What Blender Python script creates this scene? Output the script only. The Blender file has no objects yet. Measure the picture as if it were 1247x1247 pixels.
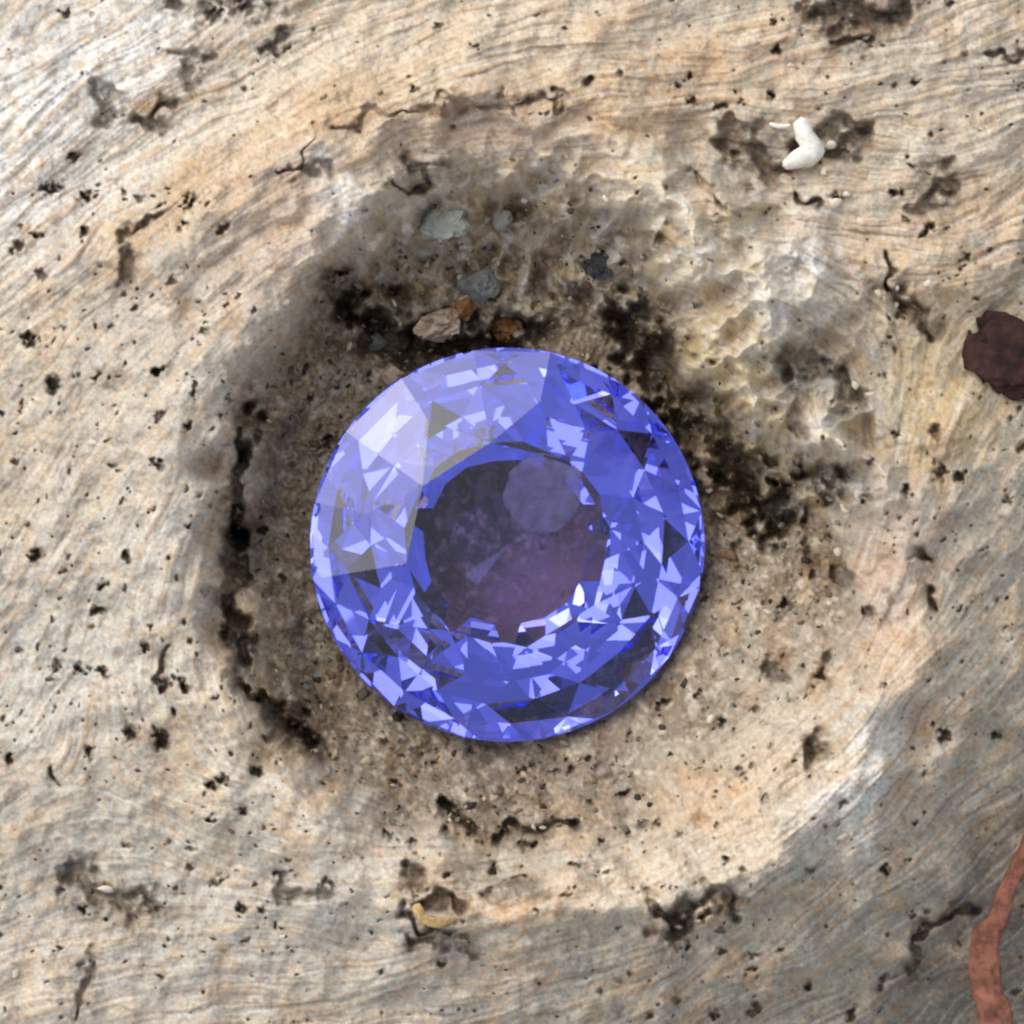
import bpy, bmesh, math, random
import numpy as np
from mathutils import Vector, Matrix, noise as mnoise

# ------------------------------------------------------------------ camera, sky, sun, exposure
# 1 unit = 1 mm.  The stone is 8 mm across; its girdle lies in the plane z = 0.
sc = bpy.context.scene
sc.unit_settings.system = 'METRIC'
sc.unit_settings.scale_length = 0.001
PX = 60.0                       # picture elements of the photograph per mm in the plane z = 0
CAM_H = 115.0
FRAME = 1247.0 / PX

cam_d = bpy.data.cameras.new('camera')
cam = bpy.data.objects.new('camera', cam_d)
sc.collection.objects.link(cam)
cam.location = (0, 0, CAM_H)
cam.rotation_euler = (0, 0, 0)
cam_d.sensor_width = 36.0
cam_d.lens = 36.0 * CAM_H / FRAME
cam_d.clip_start = 1.0
cam_d.clip_end = 2000.0
cam_d.dof.use_dof = True
cam_d.dof.focus_distance = CAM_H - 0.3
cam_d.dof.aperture_fstop = 45.0
sc.camera = cam

SUN_AZ = math.radians(134.0)     # counter-clockwise from +X: light comes from the upper left
SUN_EL = math.radians(45.0)
world = bpy.data.worlds.new('World')
sc.world = world
world.use_nodes = True
wn = world.node_tree
sky = wn.nodes.new('ShaderNodeTexSky')
sky.sky_type = 'NISHITA'
sky.sun_disc = False
sky.sun_elevation = SUN_EL
sky.sun_rotation = math.pi / 2 - SUN_AZ
sky.dust_density = 1.8
sky.air_density = 1.0
sky.ozone_density = 0.6
bg = wn.nodes['Background']
bg.inputs['Strength'].default_value = 0.09
hs_ = wn.nodes.new('ShaderNodeHueSaturation')      # thin cloud: a greyer sky than the clear one
hs_.inputs['Saturation'].default_value = 0.42
wn.links.new(sky.outputs['Color'], hs_.inputs['Color'])
wn.links.new(hs_.outputs['Color'], bg.inputs['Color'])

sun_d = bpy.data.lights.new('sun', 'SUN')
sun_d.energy = 0.8
sun_d.angle = math.radians(76)
sun_d.color = (1.0, 0.985, 0.955)
sun = bpy.data.objects.new('sun', sun_d)
sc.collection.objects.link(sun)
sdir = Vector((math.cos(SUN_EL) * math.cos(SUN_AZ), math.cos(SUN_EL) * math.sin(SUN_AZ), math.sin(SUN_EL)))
sun.rotation_euler = sdir.to_track_quat('Z', 'Y').to_euler()
sun.location = sdir * 80

vs = sc.view_settings
vs.view_transform = 'Standard'
vs.look = 'None'
vs.gamma = 1.0
vs.use_curve_mapping = False
vs.exposure = 1.2

cy = sc.cycles
cy.max_bounces = 20
cy.transmission_bounces = 20
cy.glossy_bounces = 12
cy.diffuse_bounces = 4
cy.transparent_max_bounces = 12
cy.caustics_reflective = True
cy.caustics_refractive = True
cy.sample_clamp_indirect = 6.0
cy.use_denoising = True
cy.pixel_filter_type = 'BLACKMAN_HARRIS'
cy.filter_width = 2.3

# ------------------------------------------------------------------ helpers
COL = sc.collection
rng = np.random.default_rng(7)
random.seed(7)


def lin(c):
    a = np.asarray(c, dtype=np.float64) / 255.0
    return np.where(a <= 0.04045, a / 12.92, ((a + 0.055) / 1.055) ** 2.4)


def at(px, py, z=0.0):
    """place of a point of the photograph that lies at height z"""
    k = (CAM_H - z) / CAM_H
    return Vector(((px - 623.5) / PX * k, (623.5 - py) / PX * k, z))


def tag(o, label=None, cat=None, group=None, kind=None):
    if label: o['label'] = label
    if cat: o['category'] = cat
    if group: o['group'] = group
    if kind: o['kind'] = kind
    return o


def link(name, mesh, mat=None, parent=None):
    o = bpy.data.objects.new(name, mesh)
    COL.objects.link(o)
    if mat is not None:
        mesh.materials.append(mat)
    if parent is not None:
        o.parent = parent
    return o


def new_mat(name):
    m = bpy.data.materials.new(name)
    m.use_nodes = True
    nt = m.node_tree
    return m, nt, nt.nodes['Principled BSDF']


# ------------------------------------------------------------------ the lattice that carries the wood
NI = 950                        # inner cells
NO = 64                          # outer, stretched cells on each side
STEP = 1.36
N = NI + 2 * NO


def axis():
    i = np.arange(N) - (N - 1) / 2.0
    a = np.abs(i) - NI / 2.0
    s = np.abs(i) * STEP
    e = np.where(a > 0, a, 0)
    s = s + STEP * 0.12 * e ** 2 * (1 + e * 0.05)
    return np.sign(i) * s


ax = axis()
X, Y = np.meshgrid(ax + 623.5, ax + 623.5)   # photograph coordinates, Y downwards; row = Y


def nz(wave, seed, beta=1.6, hi=4.5):
    """smooth random field, unit spread; wave = longest wavelength in photograph pixels"""
    r = np.random.default_rng(seed)
    f = np.fft.rfft2(r.standard_normal((N, N)))
    ky = np.fft.fftfreq(N)[:, None]
    kx = np.fft.rfftfreq(N)[None, :]
    k = np.hypot(kx, ky)
    k0 = STEP / wave
    a = 1.0 / (k0 ** 2 + k ** 2) ** (beta / 2)
    a *= np.exp(-(k0 * 0.45 / np.maximum(k, 1e-9)) ** 2)
    if hi:
        a *= np.exp(-(k / (STEP / hi)) ** 2)
    f *= a
    o = np.fft.irfft2(f, s=(N, N))
    return ((o - o.mean()) / o.std()).astype(np.float32)


def sst(a, b, x):
    t = np.clip((x - a) / (b - a), 0, 1)
    return t * t * (3 - 2 * t)


def gauss(cx, cy, rx, ry=None, ang=0.0, p=2.0, xx=None, yy=None):
    ry = rx if ry is None else ry
    xx = X if xx is None else xx
    yy = Y if yy is None else yy
    c, s = math.cos(math.radians(ang)), math.sin(math.radians(ang))
    dx, dy = xx - cx, -(yy - cy)
    u = (dx * c + dy * s) / rx
    v = (-dx * s + dy * c) / ry
    return np.exp(-(u * u + v * v) ** (p / 2))


w1, w2 = nz(110, 1, 3.4), nz(110, 2, 3.4)
w3, w4 = nz(22, 3, 1.8), nz(22, 4, 1.8)
XW = X + 10 * w1 + .6 * w3
YW = Y + 10 * w2 + .6 * w4

# polar frame of the knot
KX, KY = 620.0, 665.0
RX, RY = XW - KX, -(YW - KY)
RR = np.hypot(RX, RY)
TH = np.degrees(np.arctan2(RY, RX))


def polar(table, th=None):
    th = TH if th is None else th
    t = sorted(table)
    a = np.array([q[0] for q in t], float)
    v = np.array([q[1] for q in t], float)
    a = np.concatenate([[a[-1] - 360], a, [a[0] + 360]])
    v = np.concatenate([[v[-1]], v, [v[0]]])
    return np.interp(th, a, v)


# lip of the hollow, softness of its wall, height of the wall, and where the knot's outer flank begins
LIP = polar([(180, 338), (165, 338), (150, 348), (135, 365), (122, 385), (105, 420), (90, 430), (70, 415), (58, 355), (45, 318), (32, 300), (20, 325),
             (5, 400), (-20, 420), (-45, 400), (-70, 375), (-90, 362), (-115, 350), (-135, 338), (-155, 330)])
SOFT = polar([(180, 80), (150, 90), (125, 130), (90, 160), (62, 110), (45, 80), (28, 80), (10, 160), (-20, 240), (-45, 270), (-75, 200), (-100, 150), (-130, 120), (-155, 105)])
WALL = polar([(180, 2.9), (150, 2.8), (125, 2.6), (90, 2.4), (60, 2.7), (40, 2.8), (20, 2.1), (0, 1.7), (-45, 2.0), (-90, 1.8), (-135, 2.3), (-155, 2.7)])
OUT = polar([(40, 660), (20, 625), (0, 588), (-20, 575), (-45, 548), (-60, 500), (-75, 485), (-90, 480), (-110, 505), (-130, 560), (180, 900), (90, 900)])
FALL = polar([(60, 0.0), (25, 0.25), (5, 0.8), (-20, 1.0), (-45, 1.0), (-75, 0.6), (-95, 0.4), (-115, 0.2), (-140, 0.0), (180, 0), (100, 0)])

z = np.zeros((N, N))
t = np.clip(RR / 345.0, 0, None)
bowl = -2.8 + 2.4 * np.clip(RR / 262.0, 0, 1.25) ** 1.15
CAP = polar([(180, -.95), (150, -1.0), (120, -1.05), (90, -1.0), (60, -1.0), (35, -.9), (10, -.3), (-20, .12), (-60, .12), (-100, .05), (-130, -.35), (-155, -.8)])
bowl = np.minimum(bowl, CAP)
wall = sst(LIP - SOFT * 0.6, LIP + SOFT * 0.6, RR) * WALL
z += bowl + wall
# gentle shoulder of the knot, then the surrounding log
rim = np.exp(-((RR - LIP - 85) / 85.0) ** 2) * 1.25
z += rim
ARC = polar([(170, 470), (150, 486), (128, 516), (110, 505), (87, 526), (64, 563), (44, 534), (32, 541), (10, 560)])
AW = polar([(180, .1), (160, .5), (140, 1), (60, 1), (40, .7), (20, .2), (0, 0), (-180, .1), (-90, 0)])
z += .45 * AW * sst(-22, 26, RR - ARC) - .22 * AW * np.exp(-((RR - ARC + 14) / 16.0) ** 2)
far = np.clip(RR - LIP - 120, 0, None)
z += -0.0022 * far * sst(60, 180, np.abs(((TH - 320 + 180) % 360) - 180))       # the log sinks slowly away towards the upper left
drop = np.clip(RR - OUT, 0, None)
soft_drop = np.sqrt(drop ** 2 + 120 ** 2) - 120
z += -FALL * soft_drop * 0.028
z += 0.10 * FALL * np.exp(-((RR - OUT + 25) / 40.0) ** 2)
# valley and flank in the upper left, long swell over the top
z += -0.35 * gauss(130, 215, 260, 45, 36)
z += 0.25 * gauss(330, 200, 260, 60, 33)
z += -0.18 * gauss(560, 150, 240, 26, 12)
# lumps of the torn ridge beside the stone, upper right
for (a, b, r1, r2, an, h) in [(835, 300, 75, 52, 60, .55), (958, 345, 62, 70, 20, .65), (870, 455, 48, 62, 30, .55), (905, 520, 36, 30, 0, .4),
                              (800, 215, 60, 40, 0, .3), (1008, 540, 38, 34, 0, .6), (1120, 330, 120, 60, 30, .35), (1120, 590, 70, 130, -10, .35),
                              (1060, 860, 60, 120, -15, .5), (700, 1090, 170, 36, 0, .30), (450, 245, 60, 40, 20, .3), (430, 300, 40, 20, 20, .25),
                              (545, 270, 28, 32, 0, .3), (735, 325, 26, 22, 0, .25), (470, 400, 34, 26, 0, .2), (960, 1010, 110, 40, 40, .3)]:
    z += 2.0 * h * gauss(a, b, r1, r2, an, p=2.6, xx=XW, yy=YW)

# torn grooves and cracks: polyline, half-width, depth
bare_w3 = nz(40, 11, 2.6)
jx, jy = nz(60, 12, 2.8) * 6, nz(60, 13, 2.8) * 6
XJ, YJ = X + jx, Y + jy


def dist_poly(pts):
    d = np.full((N, N), 1e9)
    for (x0, y0), (x1, y1) in zip(pts[:-1], pts[1:]):
        lo_x, hi_x = min(x0, x1) - 130, max(x0, x1) + 130
        lo_y, hi_y = min(y0, y1) - 130, max(y0, y1) + 130
        c = np.where((ax + 623.5 > lo_x) & (ax + 623.5 < hi_x))[0]
        r = np.where((ax + 623.5 > lo_y) & (ax + 623.5 < hi_y))[0]
        if len(c) == 0 or len(r) == 0:
            continue
        sl = np.s_[r[0]:r[-1] + 1, c[0]:c[-1] + 1]
        px, py = XJ[sl] - x0, YJ[sl] - y0
        vx, vy = x1 - x0, y1 - y0
        q = np.clip((px * vx + py * vy) / (vx * vx + vy * vy + 1e-9), 0, 1)
        d[sl] = np.minimum(d[sl], np.hypot(px - q * vx, py - q * vy))
    return d


stain = np.zeros((N, N))         # dark organic dirt, 0..1
GROOVES = [
    # (points, half width px, depth mm, dirt)
    ([(770, 400), (815, 455), (860, 520), (905, 575), (945, 620)], 28, 1.9, .7),
    ([(820, 590), (880, 610), (935, 625)], 22, .35, .5),
    ([(282, 640), (284, 700), (285, 760), (296, 830), (325, 870), (370, 905)], 11, 1.2, .7),
    ([(296, 500), (300, 545), (288, 600), (280, 650)], 10, 1.0, .8),
    ([(330, 860), (365, 890), (405, 925)], 15, .4, .7),
    ([(440, 380), (480, 420), (520, 425), (600, 412), (640, 405)], 20, 1.4, .8),
    ([(400, 345), (440, 400), (460, 380)], 14, .35, .8),
    ([(505, 200), (530, 205), (515, 232), (480, 226)], 6, .35, .85),
    ([(885, 170), (920, 185), (940, 205)], 16, .5, .6),
    ([(985, 190), (1010, 185), (1050, 165)], 11, .5, .8),
    ([(965, 235), (995, 250)], 4, .3, .8),
    ([(965, 430), (985, 450), (1015, 455), (1030, 490)], 12, .5, .75),
    ([(975, 480), (970, 525)], 12, .4, .6),
    ([(985, 578), (1005, 592), (1025, 582)], 13, .8, .9),
    ([(1080, 345), (1095, 365), (1125, 385), (1130, 410)], 8, .4, .8),
    ([(1085, 320), (1078, 350)], 5, .35, .8),
    ([(1120, 255), (1150, 215), (1160, 205)], 11, .3, .7),
    ([(542, 980), (552, 1000), (570, 1008)], 10, .8, .9),
    ([(615, 1012), (645, 1015), (690, 1003)], 6, .5, .75),
    ([(500, 1065), (512, 1070)], 8, .4, .8),
    ([(505, 1100), (520, 1092), (545, 1096), (565, 1108)], 9, .6, .75),
    ([(500, 1112), (515, 1128), (545, 1132)], 5, .4, .8),
    ([(500, 1146), (530, 1143), (568, 1148)], 9, .4, .75),
    ([(600, 1082), (640, 1080), (670, 1092)], 6, .25, .6),
    ([(808, 1115), (825, 1135), (815, 1120), (850, 1108)], 13, .9, .85),
    ([(868, 1090), (890, 1095), (885, 1110)], 10, .5, .85),
    ([(990, 900), (994, 918)], 9, .6, .9),
    ([(940, 812), (960, 822)], 11, .3, .7),
    ([(995, 808), (1005, 822)], 8, .4, .8),
    ([(1010, 700), (1035, 700)], 9, .4, .7),
    ([(1120, 680), (1128, 690)], 8, .4, .8),
    ([(1132, 715), (1140, 740)], 6, .4, .8),
    ([(1105, 1175), (1130, 1130), (1155, 1110), (1178, 1102)], 6, .5, .75),
    ([(150, 300), (170, 278), (188, 252)], 4.5, .3, .75),
    ([(145, 330), (158, 318), (150, 338)], 10, .35, .75),
    ([(165, 145), (190, 148), (205, 130)], 8, .35, .75),
    ([(112, 105), (128, 122), (130, 145)], 8, .3, .55),
    ([(205, 68), (225, 65), (245, 72), (230, 100)], 7, .3, .5),
    ([(240, -10), (290, 0), (330, -5)], 18, .5, .7),
    ([(330, 58), (345, 40)], 6, .3, .7),
    ([(1000, 15), (1040, 20), (1085, 22), (1095, 15)], 17, .5, .8),
    ([(1020, 55), (1050, 48)], 10, .3, .7),
    ([(85, 1070), (110, 1075), (135, 1095), (150, 1110)], 13, .35, .65),
    ([(180, 1100), (190, 1105)], 12, .35, .7),
    ([(65, 938), (70, 955)], 4, .3, .8),
    ([(340, 1070), (352, 1075), (348, 1092)], 6, .3, .6),
    ([(355, 1092), (385, 1086), (405, 1075)], 4, .25, .5),
    ([(110, 1165), (105, 1230)], 6, .3, .4),
    ([(195, 830), (200, 800)], 3.5, .25, .6),
    ([(636, 120), (665, 124), (690, 118)], 3.5, .25, .6),
    ([(715, 95), (722, 110)], 6, .3, .8),
    ([(345, 210), (375, 205), (400, 200)], 4, .25, .5),
    ([(405, 160), (470, 140), (560, 125), (640, 128)], 4, .22, .35),
    ([(1000, 160), (1040, 150), (1055, 150)], 8, .35, .6),
    ([(1190, 60), (1247, 70)], 6, .35, .5),
    ([(850, 215), (880, 240), (905, 260)], 5, .25, .45),
    ([(790, 285), (795, 300), (812, 288)], 10, .45, .7),
    ([(385, 155), (360, 205)], 2.5, .15, .3),
]
for pts, hw, dep, drt in GROOVES:
    d = dist_poly(pts)
    hw2 = hw * (1 + 0.35 * np.clip(bare_w3, -1.5, 1.5))
    g = np.exp(-(d / hw2) ** 2.4)
    z -= dep * g
    stain = np.maximum(stain, drt * np.exp(-(d / (hw2 * 1.25 + 3)) ** 2) * np.clip(0.85 + 0.22 * w3, 0.3, 1.1))

# ------------------------------------------------------------------ grain that flows round the knot
tang = np.arctan2(RX, -RY)                   # tangent direction (x right, y up)
wt = 2.0 * np.exp(-(RR / 560.0) ** 2) + 0.15
c2 = wt * np.cos(2 * tang) + 0.85 * math.cos(math.radians(58))
s2 = wt * np.sin(2 * tang) + 0.85 * math.sin(math.radians(58))
ang = 0.5 * np.arctan2(s2, c2) + 0.12 * w1 + 0.10 * w3
gx = np.cos(ang).astype(np.float32)
gy = (-np.sin(ang)).astype(np.float32)       # rows go down
lic_n = [nz(5, 21, 0.5).ravel(), nz(13, 22, 1.0).ravel(), nz(40, 23, 1.4).ravel()]
acc = [np.zeros((N, N), np.float32) for _ in lic_n]
JJ, II = np.meshgrid(np.arange(N, dtype=np.float32), np.arange(N, dtype=np.float32))
wsum = 0.0
for sgn in (1.0, -1.0):
    pj, pi = JJ.copy(), II.copy()
    for k in range(30):
        jj = np.clip(pj + 0.5, 0, N - 1).astype(np.int32)
        ii = np.clip(pi + 0.5, 0, N - 1).astype(np.int32)
        idx = ii * N + jj
        wk = math.exp(-(k / 18.0) ** 2)
        for a, n_ in zip(acc, lic_n):
            a += wk * n_[idx]
        wsum += wk
        dx, dy = gx.ravel()[idx], gy.ravel()[idx]
        if k == 0:
            lx, ly = gx.copy(), gy.copy()
        fl = np.where(dx * lx + dy * ly < 0, -1.0, 1.0).astype(np.float32)
        lx, ly = dx * fl, dy * fl
        pj += sgn * lx * 1.6
        pi += sgn * ly * 1.6
L1, L2, L3 = [(a - a.mean()) / a.std() for a in acc]

hollow = 1 - sst(LIP - 30, LIP + 25, RR)          # loose dirt lies inside the hollow
hollow = np.clip(hollow * (1 - 0.85 * gauss(1000, 960, 150, 210, -45, p=4)), 0, 1)
woody = 1 - 0.75 * hollow
n_gran = nz(11, 31, 1.3)
n_gran2 = nz(26, 32, 1.5)
n_fine = nz(4.5, 33, 0.8)
n_mid = nz(70, 34, 2.6)
n_big = nz(240, 35, 2.8)

z += 0.045 * n_mid + 0.07 * n_big
GR = np.clip(.60 + 1.0 * gauss(520, 90, 620, 130, 12, p=3) + .9 * gauss(1130, 200, 260, 220, 30, p=3) + .8 * gauss(1130, 1080, 200, 260, -35, p=3) + .5 * gauss(650, 1210, 420, 60, 5, p=3), 0, 1)
z += woody * GR * (0.003 * L1 + 0.007 * L2 + 0.018 * L3)
crust = np.clip(gauss(640, 290, 230, 110, 0, p=4) + gauss(900, 400, 120, 200, 20, p=4) + gauss(1010, 560, 90, 90, 0, p=4) + .5 * gauss(1090, 360, 60, 60), 0, 1) * np.where(RR > 255, 1, 0)
n_cr = nz(95, 36, 2.8)
ridge = 1 - np.abs(n_cr)
z += crust * (.30 * ridge + .008 * n_gran2)
z += (0.004 * n_gran + 0.009 * n_gran2) * (0.4 + 1.3 * hollow)
z += 0.002 * n_fine

# ------------------------------------------------------------------ worm pits and specks
IC = (N - 1) / 2.0


def stamp(px, py, r, el, dep, drt, a=None):
    cj = (px - 623.5) / STEP + IC
    ci = (py - 623.5) / STEP + IC
    w = int(r * el / STEP * 2.0) + 3
    j0, i0 = int(cj), int(ci)
    if not (w < j0 < N - w - 1 and w < i0 < N - w - 1):
        return
    sl = np.s_[i0 - w:i0 + w + 1, j0 - w:j0 + w + 1]
    if a is None:
        a = ang[i0, j0] + random.gauss(0, .35)
    wj = min(2.2, .45 * r)
    dx = X[sl] - px + wj * w3[sl]
    dy = -(Y[sl] - py) + wj * w4[sl]
    u = (dx * math.cos(a) + dy * math.sin(a)) / (r * el)
    v = (-dx * math.sin(a) + dy * math.cos(a)) / r
    q = np.hypot(u, v)
    z[sl] -= dep * np.exp(-q ** 3.0)
    stain[sl] = np.maximum(stain[sl], drt * np.exp(-(q / 1.15) ** 3.0))


dens = (0.35 + 0.9 * gauss(200, 800, 330, 420, 20) + 0.5 * gauss(150, 380, 200, 150, 40) + 0.5 * gauss(850, 950, 260, 200) + 0.35 * gauss(1150, 500, 200, 400)
        + 0.25 * gauss(720, 1050, 300, 90) - 0.25 * gauss(60, 120, 150, 120)) * np.exp(1.2 * nz(80, 41, 1.6))
dens = np.where((X > -60) & (X < 1310) & (Y > -60) & (Y < 1310), np.clip(dens, 0.02, 4), 0)
cum = np.cumsum(dens.ravel()); cum /= cum[-1]
for k in range(1350):
    idx = int(np.searchsorted(cum, rng.random()))
    i, j = divmod(idx, N)
    r = float(np.clip(np.exp(rng.normal(0.45, 0.48)), 1.2, 6.5))
    stamp(X[i, j], Y[i, j], r, 1.0 + abs(rng.normal(0, .55)), 0.05 + 0.045 * r, float(np.clip(rng.normal(.66, .22), .2, .95)))
for (px, py, r) in [(103, 283, 6), (232, 245, 6), (45, 285, 5), (105, 240, 6), (55, 228, 5), (65, 230, 5), (90, 190, 5), (225, 272, 4), (195, 452, 5), (65, 468, 6), (36, 415, 7),
                    (190, 455, 5), (228, 520, 4), (192, 565, 5), (230, 640, 3), (155, 678, 5), (125, 715, 5), (44, 677, 7), (120, 745, 5), (175, 790, 5), (95, 815, 6), (125, 817, 5), (200, 835, 6),
                    (225, 835, 6), (160, 893, 7), (196, 900, 8), (108, 917, 5), (12, 925, 5), (210, 865, 4), (270, 950, 5), (256, 958, 6), (312, 940, 5), (256, 998, 5), (295, 1105, 5),
                    (783, 1002, 5), (765, 1016, 5), (800, 1003, 4), (732, 1025, 4), (600, 1057, 5), (545, 1065, 4), (472, 1017, 5), (503, 1024, 6), (482, 955, 4), (760, 966, 6),
                    (1056, 604, 7), (1056, 745, 7), (1140, 525, 6), (1145, 575, 6), (1170, 580, 6), (1105, 600, 6), (955, 735, 6), (1060, 562, 4), (880, 130, 5), (940, 115, 5), (945, 25, 5), (945, 60, 5),
                    (1115, 100, 4), (1130, 280, 6), (1090, 235, 5), (840, 93, 3), (1150, 895, 6), (1078, 1060, 5), (915, 1180, 5), (885, 1045, 4), (1212, 895, 5), (985, 1200, 5), (920, 1228, 6), (870, 1238, 6),
                    (300, 8, 9), (262, 20, 8), (420, 330, 9), (405, 332, 7), (400, 540, 5), (345, 705, 4), (320, 645, 5), (640, 1030, 5)]:
    stamp(px, py, r * .95, 1.0 + abs(rng.normal(0, .4)), .1 + .045 * r, .9)

# the stone sits in a clean socket: keep every point of the wood below its pavilion
GX_, GY_ = 618.0, 663.5
rg = np.hypot(X - GX_, Y - GY_) / PX
pav = np.interp(rg, [0, 1.04, 1.72, 2.44, 3.0, 3.54, 4.0], [-2.52, -2.45, -2.17, -1.62, -1.10, -.62, -.25]) - 0.12
z = np.where(rg < 4.3, np.minimum(z, pav + sst(4.0, 4.3, rg) * 3.0), z)

# ------------------------------------------------------------------ true colour of the wood
C = {k: lin(v) for k, v in dict(white=(224, 221, 213), cream=(207, 193, 170), tan=(188, 158, 122), orange=(200, 156, 106), greytan=(176, 166, 150), grey=(170, 164, 150),
                                pink=(192, 168, 152), brown=(118, 84, 56), olive=(134, 114, 84), dirt=(76, 58, 42), black=(32, 25, 21), mauve=(120, 105, 100), red=(120, 62, 45),
                                ash=(128, 124, 112), slate=(88, 86, 82), yellow=(206, 180, 120)).items()}
col = np.zeros((N, N, 3)) + C['cream']


def mix(c, w):
    global col
    w = np.clip(w, 0, 1)[..., None]
    col = col * (1 - w) + C[c] * w


P1, P2, P3 = nz(120, 51, 1.5), nz(60, 52, 1.4), nz(150, 53, 1.6)
mix('greytan', 0.62 + 0.4 * P1)
mix('grey', sst(.4, 1.8, P2) * .5)
mix('tan', sst(.1, 1.6, P3) * .7)
mix('pink', sst(.5, 1.6, nz(100, 54, 1.5)) * .5)
n_e = 0.55 + 0.45 * P2


def patch(c, s, *g, p=3.0):
    mix(c, s * gauss(*g, p=p, xx=XW, yy=YW) * np.clip(0.85 + 0.30 * P2 + 0.22 * n_gran2, 0, 1.1))


# bleached and stained areas
patch('white', .95, 60, 190, 240, 95, 32)
patch('white', .7, 90, 60, 260, 80, 20)
patch('cream', .7, 380, 90, 330, 75, 22)
patch('tan', .65, 330, 190, 330, 40, 33)
patch('tan', .6, 640, 110, 260, 60, 8)
patch('cream', .5, 700, 40, 260, 45, 10)
patch('pink', .6, 340, 290, 120, 70, 40)
patch('pink', .55, 560, 165, 150, 30, 8)
patch('tan', .5, 880, 90, 220, 80, 20)
patch('cream', .45, 1130, 130, 160, 120, 30)
patch('tan', .6, 1160, 300, 130, 90, 30)
patch('white', .8, 415, 245, 38, 45, 20)
patch('cream', .6, 470, 250, 45, 30, 20)
patch('orange', .75, 180, 122, 32, 16, 20)
patch('yellow', .6, 15, 630, 40, 32, 0)
patch('brown', .5, 20, 600, 42, 26, 0)
patch('white', .6, 60, 830, 150, 70, 30)
patch('white', .4, 140, 640, 130, 260, -12)
patch('grey', .45, 90, 900, 200, 260, -12)
patch('greytan', .45, 100, 480, 170, 130, 50)
patch('white', .3, 250, 1120, 300, 120, 0)
patch('grey', .55, 60, 760, 130, 90, 20)
patch('greytan', .5, 120, 560, 150, 160, 50)
patch('grey', .6, 100, 1040, 130, 70, 10)
patch('grey', .65, 330, 1170, 190, 80, 0)
patch('white', .35, 330, 950, 60, 30, 0)
patch('cream', .6, 310, 840, 60, 80, -30)
patch('tan', .5, 330, 880, 60, 60, -40)
patch('tan', .5, 285, 730, 26, 70, 0)
patch('cream', .8, 880, 950, 190, 95, 25)
patch('white', .75, 1050, 960, 110, 50, 60)
patch('orange', .55, 870, 970, 70, 36, 10)
patch('orange', .6, 640, 1105, 110, 24, 0)
patch('cream', .7, 800, 1090, 110, 34, 8)
patch('orange', .35, 1090, 800, 60, 60, 0)
patch('pink', .6, 1090, 690, 60, 90, -10)
patch('yellow', .5, 1150, 480, 90, 90, 0)
patch('cream', .95, 830, 290, 70, 80, 30)
patch('yellow', .8, 875, 470, 60, 100, 30)
patch('white', .9, 960, 340, 52, 72, -25)
patch('ash', .6, 975, 400, 42, 36, 0)
patch('ash', .6, 820, 205, 40, 40, 0)
patch('grey', .7, 1030, 590, 60, 60, 0)
patch('ash', .7, 545, 270, 30, 34, 0)
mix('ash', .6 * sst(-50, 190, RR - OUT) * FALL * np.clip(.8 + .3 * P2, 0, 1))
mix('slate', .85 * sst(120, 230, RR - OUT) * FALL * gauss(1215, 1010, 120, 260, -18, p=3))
patch('greytan', .5, 980, 1180, 120, 40, 35)

# grain streaks
mix('brown', woody * GR * sst(.6, 2.6, L2 + .35 * L1) * .5)
mix('brown', woody * sst(.7, 2.6, n_gran2 + .5 * L2) * .36)
mix('tan', woody * sst(.5, 2.0, nz(34, 59, 1.6)) * .45)
mix('tan', woody * (.4 + .6 * GR) * sst(.4, 2.2, L3) * .5)
mix('white', woody * (.4 + .6 * GR) * sst(.8, 2.6, -L2 - .2 * L1) * .4)
mix('mauve', woody * sst(1.1, 2.6, nz(30, 55, 1.4)) * .42)
# fine mottling
col *= (1 + 0.06 * n_gran + 0.03 * n_fine + .03 * L1)[..., None].clip(.5, 1.4)

# loose dirt in the hollow
hs = hollow * np.clip(0.72 + .28 * P2 + 0.20 * n_gran2, 0, 1)
hs *= 1 - .55 * gauss(880, 900, 190, 150, 30, p=4)
mix('olive', hs * .80)
mix('dirt', hs * (.36 + .14 * n_gran2))
mix('greytan', hs * sst(.3, 1.9, n_gran2 + .4 * n_gran) * .75)
mix('brown', hs * sst(.6, 1.8, nz(24, 56, 1.4)) * .55)
mix('dirt', hs * sst(.8, 2.6, -n_gran2 - .3 * n_gran) * .6)
mix('black', hs * sst(1.9, 3.2, -n_gran2 - .5 * n_gran) * .6)
patch('dirt', .5, 370, 850, 45, 70, -30)
patch('dirt', .45, 470, 385, 60, 45, 20)
patch('dirt', .3, 640, 340, 110, 60, 0)
patch('dirt', .25, 325, 530, 34, 45, 0)
patch('brown', .35, 650, 270, 80, 60, 0)
patch('dirt', .3, 730, 400, 60, 40, 0)
patch('mauve', .4, 660, 930, 160, 40, 8)
patch('dirt', .35, 830, 860, 60, 50, 40)  # shadow the stone casts to its lower right, painted into the wood
patch('slate', .6, 925, 180, 46, 26, -20)
patch('slate', .6, 985, 465, 34, 26, 0)
patch('slate', .6, 1140, 235, 36, 40, 40)
patch('dirt', .6, 1050, 25, 60, 34, 0)
patch('dirt', .45, 120, 1090, 70, 34, -25)
patch('mauve', .5, 150, 330, 24, 24, 0)
patch('red', .6, 40, 1043, 14, 8, 0)

# crusty pale wood above the stone
mix('cream', crust * sst(-.2, .9, ridge) * .45)
mix('brown', crust * sst(.9, 2.0, np.abs(n_cr)) * .25)
mix('white', crust * sst(.6, 1.8, nz(60, 57, 1.8)) * .5)
mix('yellow', crust * sst(.7, 1.9, nz(60, 58, 1.8)) * .45)
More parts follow.
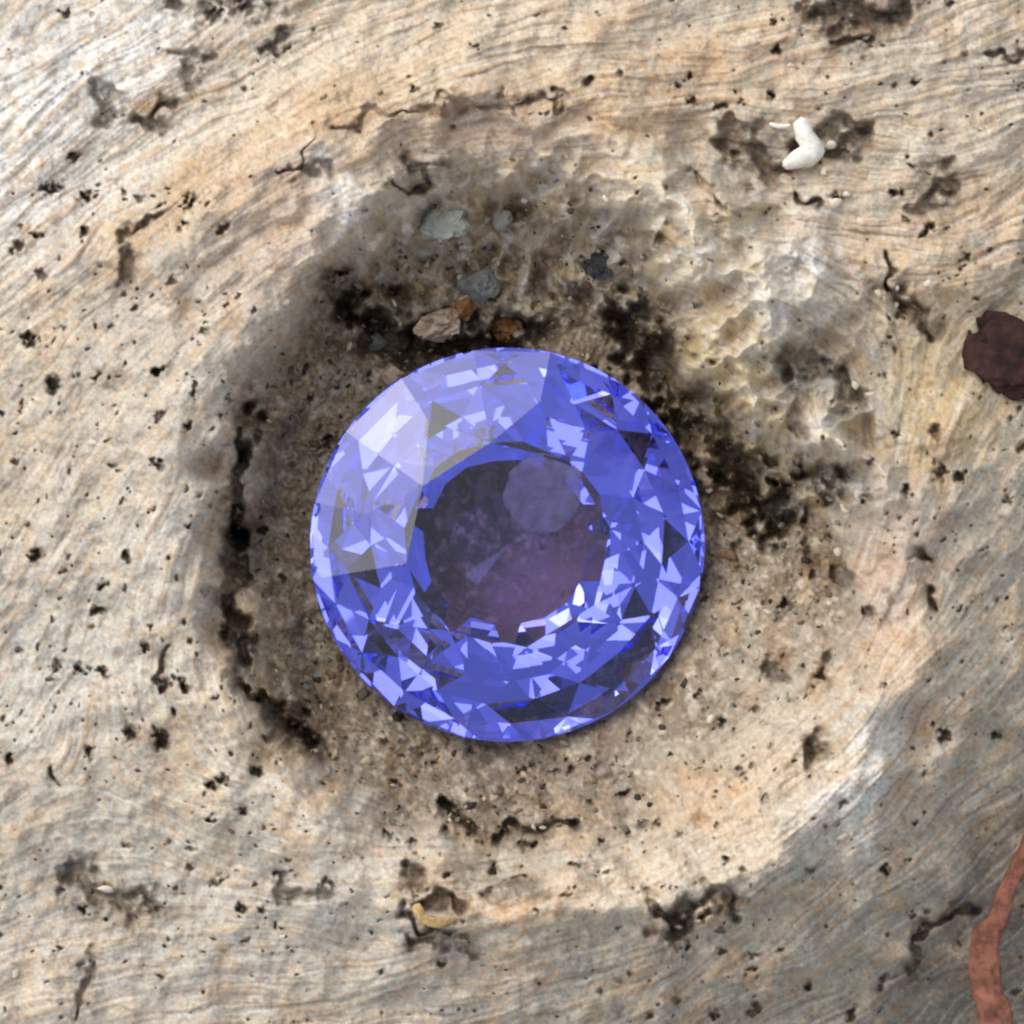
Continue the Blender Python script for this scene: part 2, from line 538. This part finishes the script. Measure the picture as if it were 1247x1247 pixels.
# socket floor under the stone: dark side and lit side painted into the colour
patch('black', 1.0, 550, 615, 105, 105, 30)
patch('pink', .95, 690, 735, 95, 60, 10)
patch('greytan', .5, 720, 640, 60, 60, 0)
# dirt in pits and cracks
sd = np.clip(stain, 0, 1) * np.clip(.95 + .12 * n_gran, 0, 1)
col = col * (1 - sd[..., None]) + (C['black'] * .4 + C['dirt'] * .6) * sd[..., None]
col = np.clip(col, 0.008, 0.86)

# ------------------------------------------------------------------ wood mesh
k = (CAM_H - z) / CAM_H
inner = np.clip(k, .9, 1.2)
VX = (X - 623.5) / PX * inner
VY = (623.5 - Y) / PX * inner
edge = np.clip(np.maximum(np.abs(X - 623.5), np.abs(Y - 623.5)) - 760, 0, None) / PX
z = z - 0.012 * edge ** 2                      # the log curves away beyond the picture
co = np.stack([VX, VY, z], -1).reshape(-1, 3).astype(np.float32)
me = bpy.data.meshes.new('driftwood')
q = np.arange(N * N).reshape(N, N)
quad = np.stack([q[:-1, :-1], q[1:, :-1], q[1:, 1:], q[:-1, 1:]], -1).reshape(-1, 4).astype(np.int32)
me.vertices.add(N * N)
me.vertices.foreach_set('co', co.ravel())
me.loops.add(quad.size)
me.loops.foreach_set('vertex_index', quad.ravel())
me.polygons.add(len(quad))
me.polygons.foreach_set('loop_start', np.arange(0, quad.size, 4, dtype=np.int32))
me.polygons.foreach_set('use_smooth', np.ones(len(quad), dtype=bool))
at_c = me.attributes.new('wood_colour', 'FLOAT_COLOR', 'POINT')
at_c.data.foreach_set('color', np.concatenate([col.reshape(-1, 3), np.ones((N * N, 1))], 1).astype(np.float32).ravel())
me.update()
me.validate()

m_wood, nt, bs = new_mat('weathered_wood')
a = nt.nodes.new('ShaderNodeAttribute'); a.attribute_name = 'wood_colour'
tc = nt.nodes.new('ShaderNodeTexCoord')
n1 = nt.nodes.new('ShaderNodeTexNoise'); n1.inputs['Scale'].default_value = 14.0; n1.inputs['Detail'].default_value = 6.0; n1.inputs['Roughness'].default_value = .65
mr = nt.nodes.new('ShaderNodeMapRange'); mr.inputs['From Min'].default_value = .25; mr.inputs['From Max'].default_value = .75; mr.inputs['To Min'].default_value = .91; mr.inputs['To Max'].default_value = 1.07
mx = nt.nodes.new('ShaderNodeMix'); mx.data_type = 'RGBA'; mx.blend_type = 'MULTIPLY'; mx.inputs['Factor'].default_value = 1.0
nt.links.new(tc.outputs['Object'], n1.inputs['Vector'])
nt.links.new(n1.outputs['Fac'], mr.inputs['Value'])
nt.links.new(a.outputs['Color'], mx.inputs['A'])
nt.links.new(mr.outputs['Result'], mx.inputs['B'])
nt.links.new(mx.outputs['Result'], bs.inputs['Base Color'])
bs.inputs['Roughness'].default_value = .82
bs.inputs['Specular IOR Level'].default_value = .28
bp = nt.nodes.new('ShaderNodeBump'); bp.inputs['Strength'].default_value = .25; bp.inputs['Distance'].default_value = .02
n2 = nt.nodes.new('ShaderNodeTexNoise'); n2.inputs['Scale'].default_value = 26.0; n2.inputs['Detail'].default_value = 4.0
nt.links.new(tc.outputs['Object'], n2.inputs['Vector'])
nt.links.new(n2.outputs['Fac'], bp.inputs['Height'])
nt.links.new(bp.outputs['Normal'], bs.inputs['Normal'])
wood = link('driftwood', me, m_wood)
tag(wood, 'pale weathered driftwood with a hollow knot holding the blue gemstone', 'driftwood')


def zat(px, py):
    j = int(round((px - 623.5) / STEP + IC)); i = int(round((py - 623.5) / STEP + IC))
    j = min(max(j, 0), N - 1); i = min(max(i, 0), N - 1)
    return float(z[i, j])


# ------------------------------------------------------------------ the gemstone
def gem_material():
    m = bpy.data.materials.new('violet_blue_sapphire')
    m.use_nodes = True
    nt = m.node_tree
    nt.nodes.clear()
    out = nt.nodes.new('ShaderNodeOutputMaterial')
    geo = nt.nodes.new('ShaderNodeNewGeometry')
    # Fresnel split; body colour: a pass through a face loses a little, a trip across the stone to the next inner face loses red and green
    refr = nt.nodes.new('ShaderNodeBsdfRefraction'); refr.inputs['IOR'].default_value = 1.77; refr.inputs['Roughness'].default_value = 0.0
    refr.inputs['Color'].default_value = (.78, .71, .98, 1)
    glos = nt.nodes.new('ShaderNodeBsdfGlossy'); glos.inputs['Roughness'].default_value = 0.01
    cm = nt.nodes.new('ShaderNodeMix'); cm.data_type = 'RGBA'
    cm.inputs['A'].default_value = (1, 1, 1, 1)
    cm.inputs['B'].default_value = (.52, .61, 1.0, 1)
    nt.links.new(geo.outputs['Backfacing'], cm.inputs['Factor'])
    nt.links.new(cm.outputs['Result'], glos.inputs['Color'])
    fr = nt.nodes.new('ShaderNodeFresnel'); fr.inputs['IOR'].default_value = 1.77
    m1 = nt.nodes.new('ShaderNodeMixShader')
    nt.links.new(fr.outputs['Fac'], m1.inputs['Fac'])
    nt.links.new(refr.outputs[0], m1.inputs[1])
    nt.links.new(glos.outputs[0], m1.inputs[2])
    nt.links.new(m1.outputs[0], out.inputs['Surface'])
    return m


R = 4.0
n8 = 8
TBL = 0.525 * R
CH = 0.78                        # crown height
ROT = math.radians(10)


def ring(r, zz, n, off, jit=0.0):
    return [Vector((r * (1 + random.uniform(-jit, jit)) * math.cos(off + 2 * math.pi * i / n), r * (1 + random.uniform(-jit, jit)) * math.sin(off + 2 * math.pi * i / n), zz)) for i in range(n)]


random.seed(21)
table_r = ring(TBL, CH, 8, ROT, .012)
star_r = ring(0.742 * R, 0.46, 8, ROT + math.pi / 8, .01)
GT, GB = 0.07, -0.07
NG = 80


def girdle_pt(a, zz):
    return Vector((R * math.cos(a), R * math.sin(a), zz))


tv, tf = list(table_r), [list(range(8))]
# crown: star facets, kites, upper girdle facets that end on the round girdle
cv, cf = [], []


def cadd(pts, vs_, fs_):
    b = len(vs_)
    vs_.extend(pts)
    fs_.append(list(range(b, b + len(pts))))


for i in range(8):
    t0, t1 = table_r[i], table_r[(i + 1) % 8]
    s0 = star_r[i]
    sp = star_r[(i - 1) % 8]
    cadd([t0, s0, t1], cv, cf)                                  # star
    g0 = ROT + 2 * math.pi * i / 8
    gk = girdle_pt(g0, GT)
    cadd([t0, sp, gk, s0], cv, cf)                              # kite
    gm = g0 + math.pi / 8
    k1 = g0 + 2 * math.pi / 8
    seg = NG // 16
    cadd([s0] + [girdle_pt(g0 + (gm - g0) * j / seg, GT) for j in range(seg + 1)], cv, cf)
    cadd([s0] + [girdle_pt(gm + (k1 - gm) * j / seg, GT) for j in range(seg + 1)], cv, cf)
# girdle band
gv = [girdle_pt(ROT + 2 * math.pi * i / NG, GT) for i in range(NG)] + [girdle_pt(ROT + 2 * math.pi * i / NG, GB) for i in range(NG)]
gf = [[i, i + NG, (i + 1) % NG + NG, (i + 1) % NG] for i in range(NG)]
# pavilion: three cut tiers, staggered, steep outside and shallow towards the culet
pv, pf = [], []
random.seed(5)


NP = 20
HP = math.pi / NP


def pring(f, zz, off, jit, zj):
    return [v + Vector((0, 0, random.uniform(-zj, zj))) for v in ring(f * R, zz, NP, ROT + off, jit)]


r0 = pring(0.885, -0.62, HP, .016, .07)
r1 = pring(0.75, -1.10, 0.0, .026, .09)
r2 = pring(0.61, -1.60, HP, .035, .09)
r3 = pring(0.43, -2.14, 0.0, .04, .06)
r4 = pring(0.26, -2.42, HP, .05, .03)
cul = Vector((0.05, -0.04, -2.44))
seg = NG // NP
for i in range(NP):
    a0 = ROT + 2 * math.pi * i / NP
    ip = (i + 1) % NP
    g = [girdle_pt(a0 + 2 * HP * j / seg, GB) for j in range(seg + 1)]
    for j in range(seg):
        cadd([g[j + 1], g[j], r0[i]], pv, pf)                               # fan to the girdle
    cadd([r0[i - 1], r0[i], girdle_pt(a0, GB)], pv, pf)
    cadd([r0[i - 1], r1[i], r0[i]], pv, pf)
    cadd([r0[i], r1[i], r1[ip]], pv, pf)
    cadd([r1[i], r2[i], r1[ip]], pv, pf)
    cadd([r2[i - 1], r2[i], r1[i]], pv, pf)
    cadd([r2[i - 1], r3[i], r2[i]], pv, pf)
    cadd([r3[i], r3[ip], r2[i]], pv, pf)
    cadd([r3[i], r4[i], r3[ip]], pv, pf)
    cadd([r4[i - 1], r4[i], r3[i]], pv, pf)
    cadd([r4[i], r4[i - 1], cul], pv, pf)

gem = bpy.data.objects.new('gemstone', None)
COL.objects.link(gem)
gp = at(GX_, GY_, 0.0)
gem.location = gp
gem.rotation_euler = (math.radians(1.2), math.radians(1.6), 0)
gem.empty_display_size = 1.0
tag(gem, 'round faceted violet-blue gemstone resting in the hollow of the wood', 'gemstone')
m_gem = gem_material()


def facet_mesh(name, vs_, fs_):
    me = bpy.data.meshes.new(name)
    me.from_pydata([tuple(v) for v in vs_], [], fs_)
    bm = bmesh.new(); bm.from_mesh(me)
    bmesh.ops.remove_doubles(bm, verts=bm.verts, dist=1e-5)
    for f in bm.faces:
        c = f.calc_center_median()
        n = f.normal
        if n.dot(c - Vector((0, 0, -0.6))) < 0:
            f.normal_flip()
    bm.to_mesh(me); bm.free()
    return me


for nm, v_, f_ in (('table', tv, tf), ('crown', cv, cf), ('girdle', gv, gf), ('pavilion', pv, pf)):
    link(nm, facet_mesh(nm, v_, f_), m_gem, gem)


# milky round disc set inside the stone, under the table
m_disc = bpy.data.materials.new('milky_disc')
m_disc.use_nodes = True
nt = m_disc.node_tree
nt.nodes.clear()
o_ = nt.nodes.new('ShaderNodeOutputMaterial')
tr_ = nt.nodes.new('ShaderNodeBsdfTransparent')
df_ = nt.nodes.new('ShaderNodeBsdfDiffuse'); df_.inputs['Color'].default_value = (.78, .82, 1.0, 1)
lw_ = nt.nodes.new('ShaderNodeTexNoise'); lw_.inputs['Scale'].default_value = 3.4; lw_.inputs['Detail'].default_value = 4
tc_ = nt.nodes.new('ShaderNodeTexCoord')
mr_ = nt.nodes.new('ShaderNodeMapRange'); mr_.inputs['From Min'].default_value = .3; mr_.inputs['From Max'].default_value = .7; mr_.inputs['To Min'].default_value = .12; mr_.inputs['To Max'].default_value = .75
mi_ = nt.nodes.new('ShaderNodeMixShader')
nt.links.new(tc_.outputs['Object'], lw_.inputs['Vector'])
nt.links.new(lw_.outputs['Fac'], mr_.inputs['Value'])
nt.links.new(mr_.outputs['Result'], mi_.inputs['Fac'])
nt.links.new(tr_.outputs[0], mi_.inputs[1])
nt.links.new(df_.outputs[0], mi_.inputs[2])
nt.links.new(mi_.outputs[0], o_.inputs['Surface'])
bm = bmesh.new()
bmesh.ops.create_uvsphere(bm, u_segments=40, v_segments=16, radius=1.0)
for v in bm.verts:
    w_ = 1 + .13 * mnoise.noise(v.co * 1.4 + Vector((4, 2, 1))) + .05 * mnoise.noise(v.co * 4)
    v.co = Vector((v.co.x * .80 * w_ * (1 + .10 * v.co.y), v.co.y * .76 * w_, v.co.z * .12 + .03 * mnoise.noise(v.co * 3)))
for f in bm.faces: f.smooth = True
mi = bpy.data.meshes.new('disc'); bm.to_mesh(mi); bm.free()
disc_ob = link('disc', mi, m_disc, gem)
disc_ob.location = (.70, 1.02, .25)
disc_ob['label'] = 'milky round disc under the table of the stone'


# ------------------------------------------------------------------ crumbs, chips and twigs
def mottled(name, c1, c2, scale=3.0, rough=.8, bump=.4, spec=.3):
    m, nt, bs = new_mat(name)
    tc = nt.nodes.new('ShaderNodeTexCoord')
    n = nt.nodes.new('ShaderNodeTexNoise'); n.inputs['Scale'].default_value = scale; n.inputs['Detail'].default_value = 6; n.inputs['Roughness'].default_value = .6
    r = nt.nodes.new('ShaderNodeValToRGB')
    r.color_ramp.elements[0].position = .32; r.color_ramp.elements[0].color = (*lin(c1), 1)
    r.color_ramp.elements[1].position = .68; r.color_ramp.elements[1].color = (*lin(c2), 1)
    b = nt.nodes.new('ShaderNodeBump'); b.inputs['Strength'].default_value = bump; b.inputs['Distance'].default_value = .05
    nt.links.new(tc.outputs['Object'], n.inputs['Vector'])
    nt.links.new(n.outputs['Fac'], r.inputs['Fac'])
    nt.links.new(r.outputs['Color'], bs.inputs['Base Color'])
    nt.links.new(n.outputs['Fac'], b.inputs['Height'])
    nt.links.new(b.outputs['Normal'], bs.inputs['Normal'])
    bs.inputs['Roughness'].default_value = rough
    bs.inputs['Specular IOR Level'].default_value = spec
    return m


def lump_mesh(name, rx, ry, rz, seed, rough=.45, sub=5, cuts=7):
    """a broken crumb: noisy and chopped by a few planes"""
    bm = bmesh.new()
    bmesh.ops.create_icosphere(bm, subdivisions=sub, radius=1.0)
    rr = random.Random(seed)
    planes = [(Vector((rr.gauss(0, 1), rr.gauss(0, 1), rr.gauss(0, 1))).normalized(), rr.uniform(.55, .9)) for _ in range(cuts)]
    o = Vector((seed * 3.7, seed * 1.3, seed * .7))
    for v in bm.verts:
        p = v.co.copy()
        d = 1 + rough * mnoise.fractal(p * 1.6 + o, .9, 2.1, 5) + .45 * rough * mnoise.noise(p * 5 + o)
        p = p * d
        for n, h in planes:
            e = p.dot(n) - h
            if e > 0: p -= n * e * .85
        v.co = Vector((p.x * rx, p.y * ry, p.z * rz))
    for f in bm.faces: f.smooth = True
    me = bpy.data.meshes.new(name); bm.to_mesh(me); bm.free()
    return me


def tube_mesh(name, pts, rad, seg=14, seed=1, rough=.12, sub=8, flat=1.0):
    """tapered tube through points; radius per point"""
    P = [Vector(p) for p in pts]
    path, rs = [], []
    for i in range(len(P) - 1):
        p0 = P[max(i - 1, 0)]; p1 = P[i]; p2 = P[i + 1]; p3 = P[min(i + 2, len(P) - 1)]
        for s in range(sub):
            u = s / sub
            path.append(0.5 * ((2 * p1) + (p2 - p0) * u + (2 * p0 - 5 * p1 + 4 * p2 - p3) * u * u + (-p0 + 3 * p1 - 3 * p2 + p3) * u ** 3))
            rs.append(rad[i] * (1 - u) + rad[i + 1] * u)
    path.append(P[-1]); rs.append(rad[-1])
    bm = bmesh.new(); rows = []
    o = Vector((seed * 2.1, seed * 5.3, 0))
    for i, p in enumerate(path):
        tdir = (path[min(i + 1, len(path) - 1)] - path[max(i - 1, 0)]).normalized()
        up = Vector((0, 0, 1)); sd_ = tdir.cross(up).normalized(); up = sd_.cross(tdir).normalized()
        row = []
        for k_ in range(seg):
            a_ = 2 * math.pi * k_ / seg
            d = sd_ * math.cos(a_) + up * math.sin(a_) * flat
            r_ = rs[i] * (1 + rough * mnoise.fractal((p + d * rs[i]) * 2.2 + o, 1.0, 2.0, 3) + rough * .5 * mnoise.noise((p + d) * 7 + o))
            row.append(bm.verts.new(p + d * r_))
        rows.append(row)
    for i in range(len(rows) - 1):
        for k_ in range(seg):
            bm.faces.new([rows[i][k_], rows[i][(k_ + 1) % seg], rows[i + 1][(k_ + 1) % seg], rows[i + 1][k_]])
    for row, p, s in ((rows[0], path[0], 1), (rows[-1], path[-1], -1)):
        nb = path[1] if s == 1 else path[-2]
        tip = bm.verts.new(p + (p - nb).normalized() * rs[0 if s == 1 else -1] * .6)
        for k_ in range(seg):
            f = [row[k_], tip, row[(k_ + 1) % seg]]
            bm.faces.new(f if s == 1 else f[::-1])
    bmesh.ops.recalc_face_normals(bm, faces=bm.faces)
    for f in bm.faces: f.smooth = True
    me = bpy.data.meshes.new(name); bm.to_mesh(me); bm.free()
    return me


def lump(name, px, py, w, h, d, ang_, mat, seed, label, cat, sink=.35, group=None, **kw):
    zz = zat(px, py)
    me = lump_mesh(name, w / PX / 2, h / PX / 2, d / PX / 2, seed, **kw)
    o = link(name, me, mat)
    o.location = at(px, py, zz + d / PX / 2 * (1 - 2 * sink))
    o.rotation_euler = (random.uniform(-.2, .2), random.uniform(-.2, .2), math.radians(ang_))
    return tag(o, label, cat, group)


m_chalk = mottled('chalk', (206, 200, 184), (242, 240, 230), 4, .8, .5)
m_pale = mottled('pale_crumb', (150, 120, 95), (225, 208, 185), 2.2, .8, .5)
m_amber = mottled('amber_crumb', (95, 58, 30), (190, 140, 88), 3, .75, .5)
m_greyp = mottled('grey_crumb', (88, 90, 88), (150, 152, 146), 3.5, .7, .5)
m_lich = mottled('pale_grey_flake', (140, 144, 134), (182, 184, 172), 2.5, .8, .4)
m_dark = mottled('charred_crumb', (36, 36, 38), (82, 84, 84), 4, .6, .5)
m_maroon = mottled('maroon_bark', (24, 16, 15), (74, 46, 40), 3.5, .8, .5, .25)
m_tanl = mottled('tan_lump', (160, 128, 88), (214, 188, 142), 2.4, .85, .5)
m_chip = mottled('golden_chip', (112, 80, 46), (206, 176, 122), 5, .8, .6)
m_twig = mottled('reddish_twig', (84, 52, 42), (170, 112, 88), 3.0, .9, 1.0)

# bent chalk-white fragment
zc = max(zat(978, 150), zat(990, 185), zat(950, 200))
me_c = tube_mesh('white_fragment', [at(977, 148, zc + .22), at(981, 165, zc + .26), at(990, 182, zc + .26), at(976, 192, zc + .24), at(956, 201, zc + .16)],
                 [.17, .20, .21, .20, .11], 24, 3, .24)
tag(link('white_fragment', me_c, m_chalk), 'chalk-white bent fragment lodged in the dark crack above the knot', 'fragment')
zc = zat(950, 153)
tag(link('pale_sliver', tube_mesh('pale_sliver', [at(938, 151, zc + .12), at(950, 154, zc + .14), at(962, 153, zc + .12)], [.04, .065, .04], 10, 4, .2), m_chalk),
    'tiny white sliver beside the bent white fragment', 'sliver')
# crumbs about the upper edge of the stone
lump('wood_crumb', 536, 394, 62, 42, 44, 20, m_pale, 2, 'pale pinkish crumb resting against the top edge of the gemstone', 'crumb', .2)
lump('wood_crumb', 566, 374, 34, 30, 32, 50, m_amber, 4, 'small amber-brown crumb between the pale pinkish crumb and the grey one', 'crumb', .2)
lump('wood_crumb', 615, 396, 40, 46, 40, 80, m_amber, 6, 'orange-brown crumb touching the top of the gemstone', 'crumb', .2)
lump('grit_stone', 585, 345, 52, 44, 34, 10, m_greyp, 7, 'dark grey crumb above the orange-brown one', 'crumb', .35)
lump('lichen_flake', 538, 268, 50, 58, 30, 65, m_lich, 8, 'pale grey-green flake in the dirt above the gemstone', 'flake', .4)
lump('lichen_flake', 612, 268, 24, 26, 18, 0, m_lich, 9, 'small square grey flake in brown dirt above the gemstone', 'flake', .35)
lump('grit_stone', 733, 322, 44, 36, 28, -20, m_dark, 10, 'charcoal crumb with a white glint in the dirt above right of the gemstone', 'crumb', .4)
lump('grit_stone', 456, 420, 34, 24, 26, 20, m_lich, 12, 'pale grey crumb at the upper left edge of the gemstone', 'crumb', .3)
lump('wood_crumb', 476, 456, 30, 26, 26, -40, m_pale, 13, 'cream crumb tucked under the upper left of the gemstone', 'crumb', .3)
lump('bark_lump', 1222, 428, 130, 100, 60, -20, m_maroon, 14, 'dark maroon bark lump at the right edge of the wood', 'bark', .45)
zc = zat(530, 1118)
tag(link('curved_chip', tube_mesh('curved_chip', [at(506, 1103, zc + .12), at(516, 1118, zc + .2), at(535, 1124, zc + .2), at(556, 1118, zc + .10)], [.08, .10, .10, .04], 18, 6, .45, flat=.6), m_chip),
    'golden curved chip in the torn slot below the gemstone', 'chip')
# twig in the lower right
zz = [zat(x_, y_) for x_, y_ in ((1262, 1010), (1232, 1075), (1200, 1135), (1205, 1200), (1225, 1275))]
zt = max(zz) - .08
tw = bpy.data.objects.new('reddish_root', None)
COL.objects.link(tw)
tw.location = at(1206, 1205, zt)
tag(tw, 'reddish brown forked root in the lower right corner of the wood', 'root')


def root_piece(nm, pts, rad, seed, flat):
    me_ = tube_mesh(nm, pts, rad, 30, seed, .26, 22, flat)
    o_ = link(nm, me_, m_twig, tw)
    o_.matrix_parent_inverse = Matrix.Translation(-Vector(tw.location))
    return o_


root_piece('root_stem', [at(1222, 1108, zt + .42), at(1201, 1140, zt + .40), at(1200, 1180, zt + .36), at(1208, 1230, zt + .3), at(1222, 1300, zt + .15), at(1240, 1390, zt - .1)],
           [.14, .26, .31, .33, .35, .35], 9, .7)
root_piece('root_branch', [at(1300, 950, zt + .5), at(1262, 1010, zt + .5), at(1240, 1055, zt + .46), at(1220, 1105, zt + .40), at(1204, 1150, zt + .3)],
           [.10, .15, .19, .22, .18], 11, .75)

# ------------------------------------------------------------------ loose grit, too much to count
def grit_mesh(name, spots):
    """spots: (px, py, size px, colour)"""
    base = bmesh.new(); bmesh.ops.create_icosphere(base, subdivisions=2, radius=1.0)
    bv = np.array([v.co[:] for v in base.verts]); bf = np.array([[v.index for v in f.verts] for f in base.faces]); base.free()
    V, F, Cc = [], [], []
    for n_, (px, py, s, c) in enumerate(spots):
        zz = zat(px, py)
        sc_ = np.array([s * rng.uniform(.6, 1.4), s * rng.uniform(.45, 1.0), s * rng.uniform(.4, .8)]) / PX / 2
        d = 1 + .30 * np.sin(bv @ rng.normal(0, 2.0, 3) + rng.uniform(0, 6)) + .22 * np.sin(bv @ rng.normal(0, 4.0, 3))
        for _q in range(3):
            nn = rng.normal(0, 1, 3); nn /= np.linalg.norm(nn)
            pr = (bv * d[:, None]) @ nn
            d = np.where(pr > .6, d * .6 / np.maximum(pr, .6), d)
        v = bv * d[:, None] * sc_
        th = rng.uniform(0, 6.28); ct, st = math.cos(th), math.sin(th)
        v = np.stack([v[:, 0] * ct - v[:, 1] * st, v[:, 0] * st + v[:, 1] * ct, v[:, 2]], 1)
        p = at(px, py, zz + sc_[2] * .25)
        V.append(v + np.array(p)); F.append(bf + n_ * len(bv)); Cc.append(np.repeat(np.array([[*c, 1.0]]), len(bv), 0))
    V = np.concatenate(V); F = np.concatenate(F); Cc = np.concatenate(Cc)
    me = bpy.data.meshes.new(name)
    me.vertices.add(len(V)); me.vertices.foreach_set('co', V.astype(np.float32).ravel())
    me.loops.add(F.size); me.loops.foreach_set('vertex_index', F.astype(np.int32).ravel())
    me.polygons.add(len(F)); me.polygons.foreach_set('loop_start', np.arange(0, F.size, 3, dtype=np.int32))
    me.polygons.foreach_set('use_smooth', np.ones(len(F), dtype=bool))
    ca = me.attributes.new('grain_colour', 'FLOAT_COLOR', 'POINT'); ca.data.foreach_set('color', Cc.astype(np.float32).ravel())
    me.update(); me.validate()
    return me


GC = [lin(c) for c in ((190, 172, 140), (150, 132, 100), (120, 100, 74), (92, 76, 58), (62, 50, 40), (42, 35, 30), (150, 142, 122), (176, 162, 136), (118, 92, 66), (104, 98, 86))]
spots = []
dg = hollow * np.exp(.7 * n_gran2) * np.where(rg > 4.1, 1, 0) * (1 - .6 * gauss(880, 930, 200, 150, 0, p=4)) + .0 * X
dg += .9 * (gauss(470, 400, 80, 60) + gauss(370, 850, 60, 90, -30) + .6 * gauss(640, 330, 150, 60)) * np.where(rg > 4.1, 1, 0)
dg += .08 * np.clip(stain, 0, 1) * np.where(rg > 4.1, 1, 0)
dg = np.where((X > 0) & (X < 1247) & (Y > 0) & (Y < 1247), dg, 0)
cum = np.cumsum(dg.ravel()); cum /= cum[-1]
for _ in range(1000):
    i, j = divmod(int(np.searchsorted(cum, rng.random())), N)
    spots.append((X[i, j], Y[i, j], float(np.clip(np.exp(rng.normal(1.7, .5)), 2.5, 16)), GC[int(rng.integers(len(GC)))] * rng.uniform(.8, 1.1)))
wg = lin((222, 210, 188))
for px, py, s in [(1022, 673, 18), (952, 640, 14), (864, 596, 10), (1010, 178, 17), (1003, 210, 13), (1017, 236, 10), (1031, 237, 12), (1016, 248, 14), (1105, 175, 9), (1070, 357, 13), (1092, 350, 14), (1130, 345, 12),
                  (1090, 372, 12), (915, 283, 12), (1055, 45, 14), (962, 80, 12), (1222, 413, 12), (548, 1000, 11), (650, 1008, 7), (660, 1007, 7), (691, 1001, 8), (508, 1107, 13), (753, 1093, 18), (1025, 1018, 16),
                  (391, 862, 9), (344, 1140, 12), (130, 1082, 17), (113, 538, 13), (865, 875, 17), (1010, 735, 12), (935, 745, 12), (690, 190, 12), (738, 242, 11), (640, 243, 14), (732, 334, 13), (18, 1186, 14),
                  (560, 338, 12), (598, 330, 8), (505, 398, 9), (1010, 606, 16), (1030, 620, 14), (1045, 600, 14), (1060, 480, 12), (1040, 470, 14), (480, 370, 12), (495, 440, 10)]:
    spots.append((px, py, s, wg * rng.uniform(.75, 1.0)))
m_grit, nt, bs = new_mat('grit')
a = nt.nodes.new('ShaderNodeAttribute'); a.attribute_name = 'grain_colour'
nt.links.new(a.outputs['Color'], bs.inputs['Base Color'])
bs.inputs['Roughness'].default_value = .75
grit = link('grit', grit_mesh('grit', spots), m_grit)
tag(grit, 'loose sand grains and dirt crumbs scattered in the hollow and cracks', 'grit', kind='stuff')
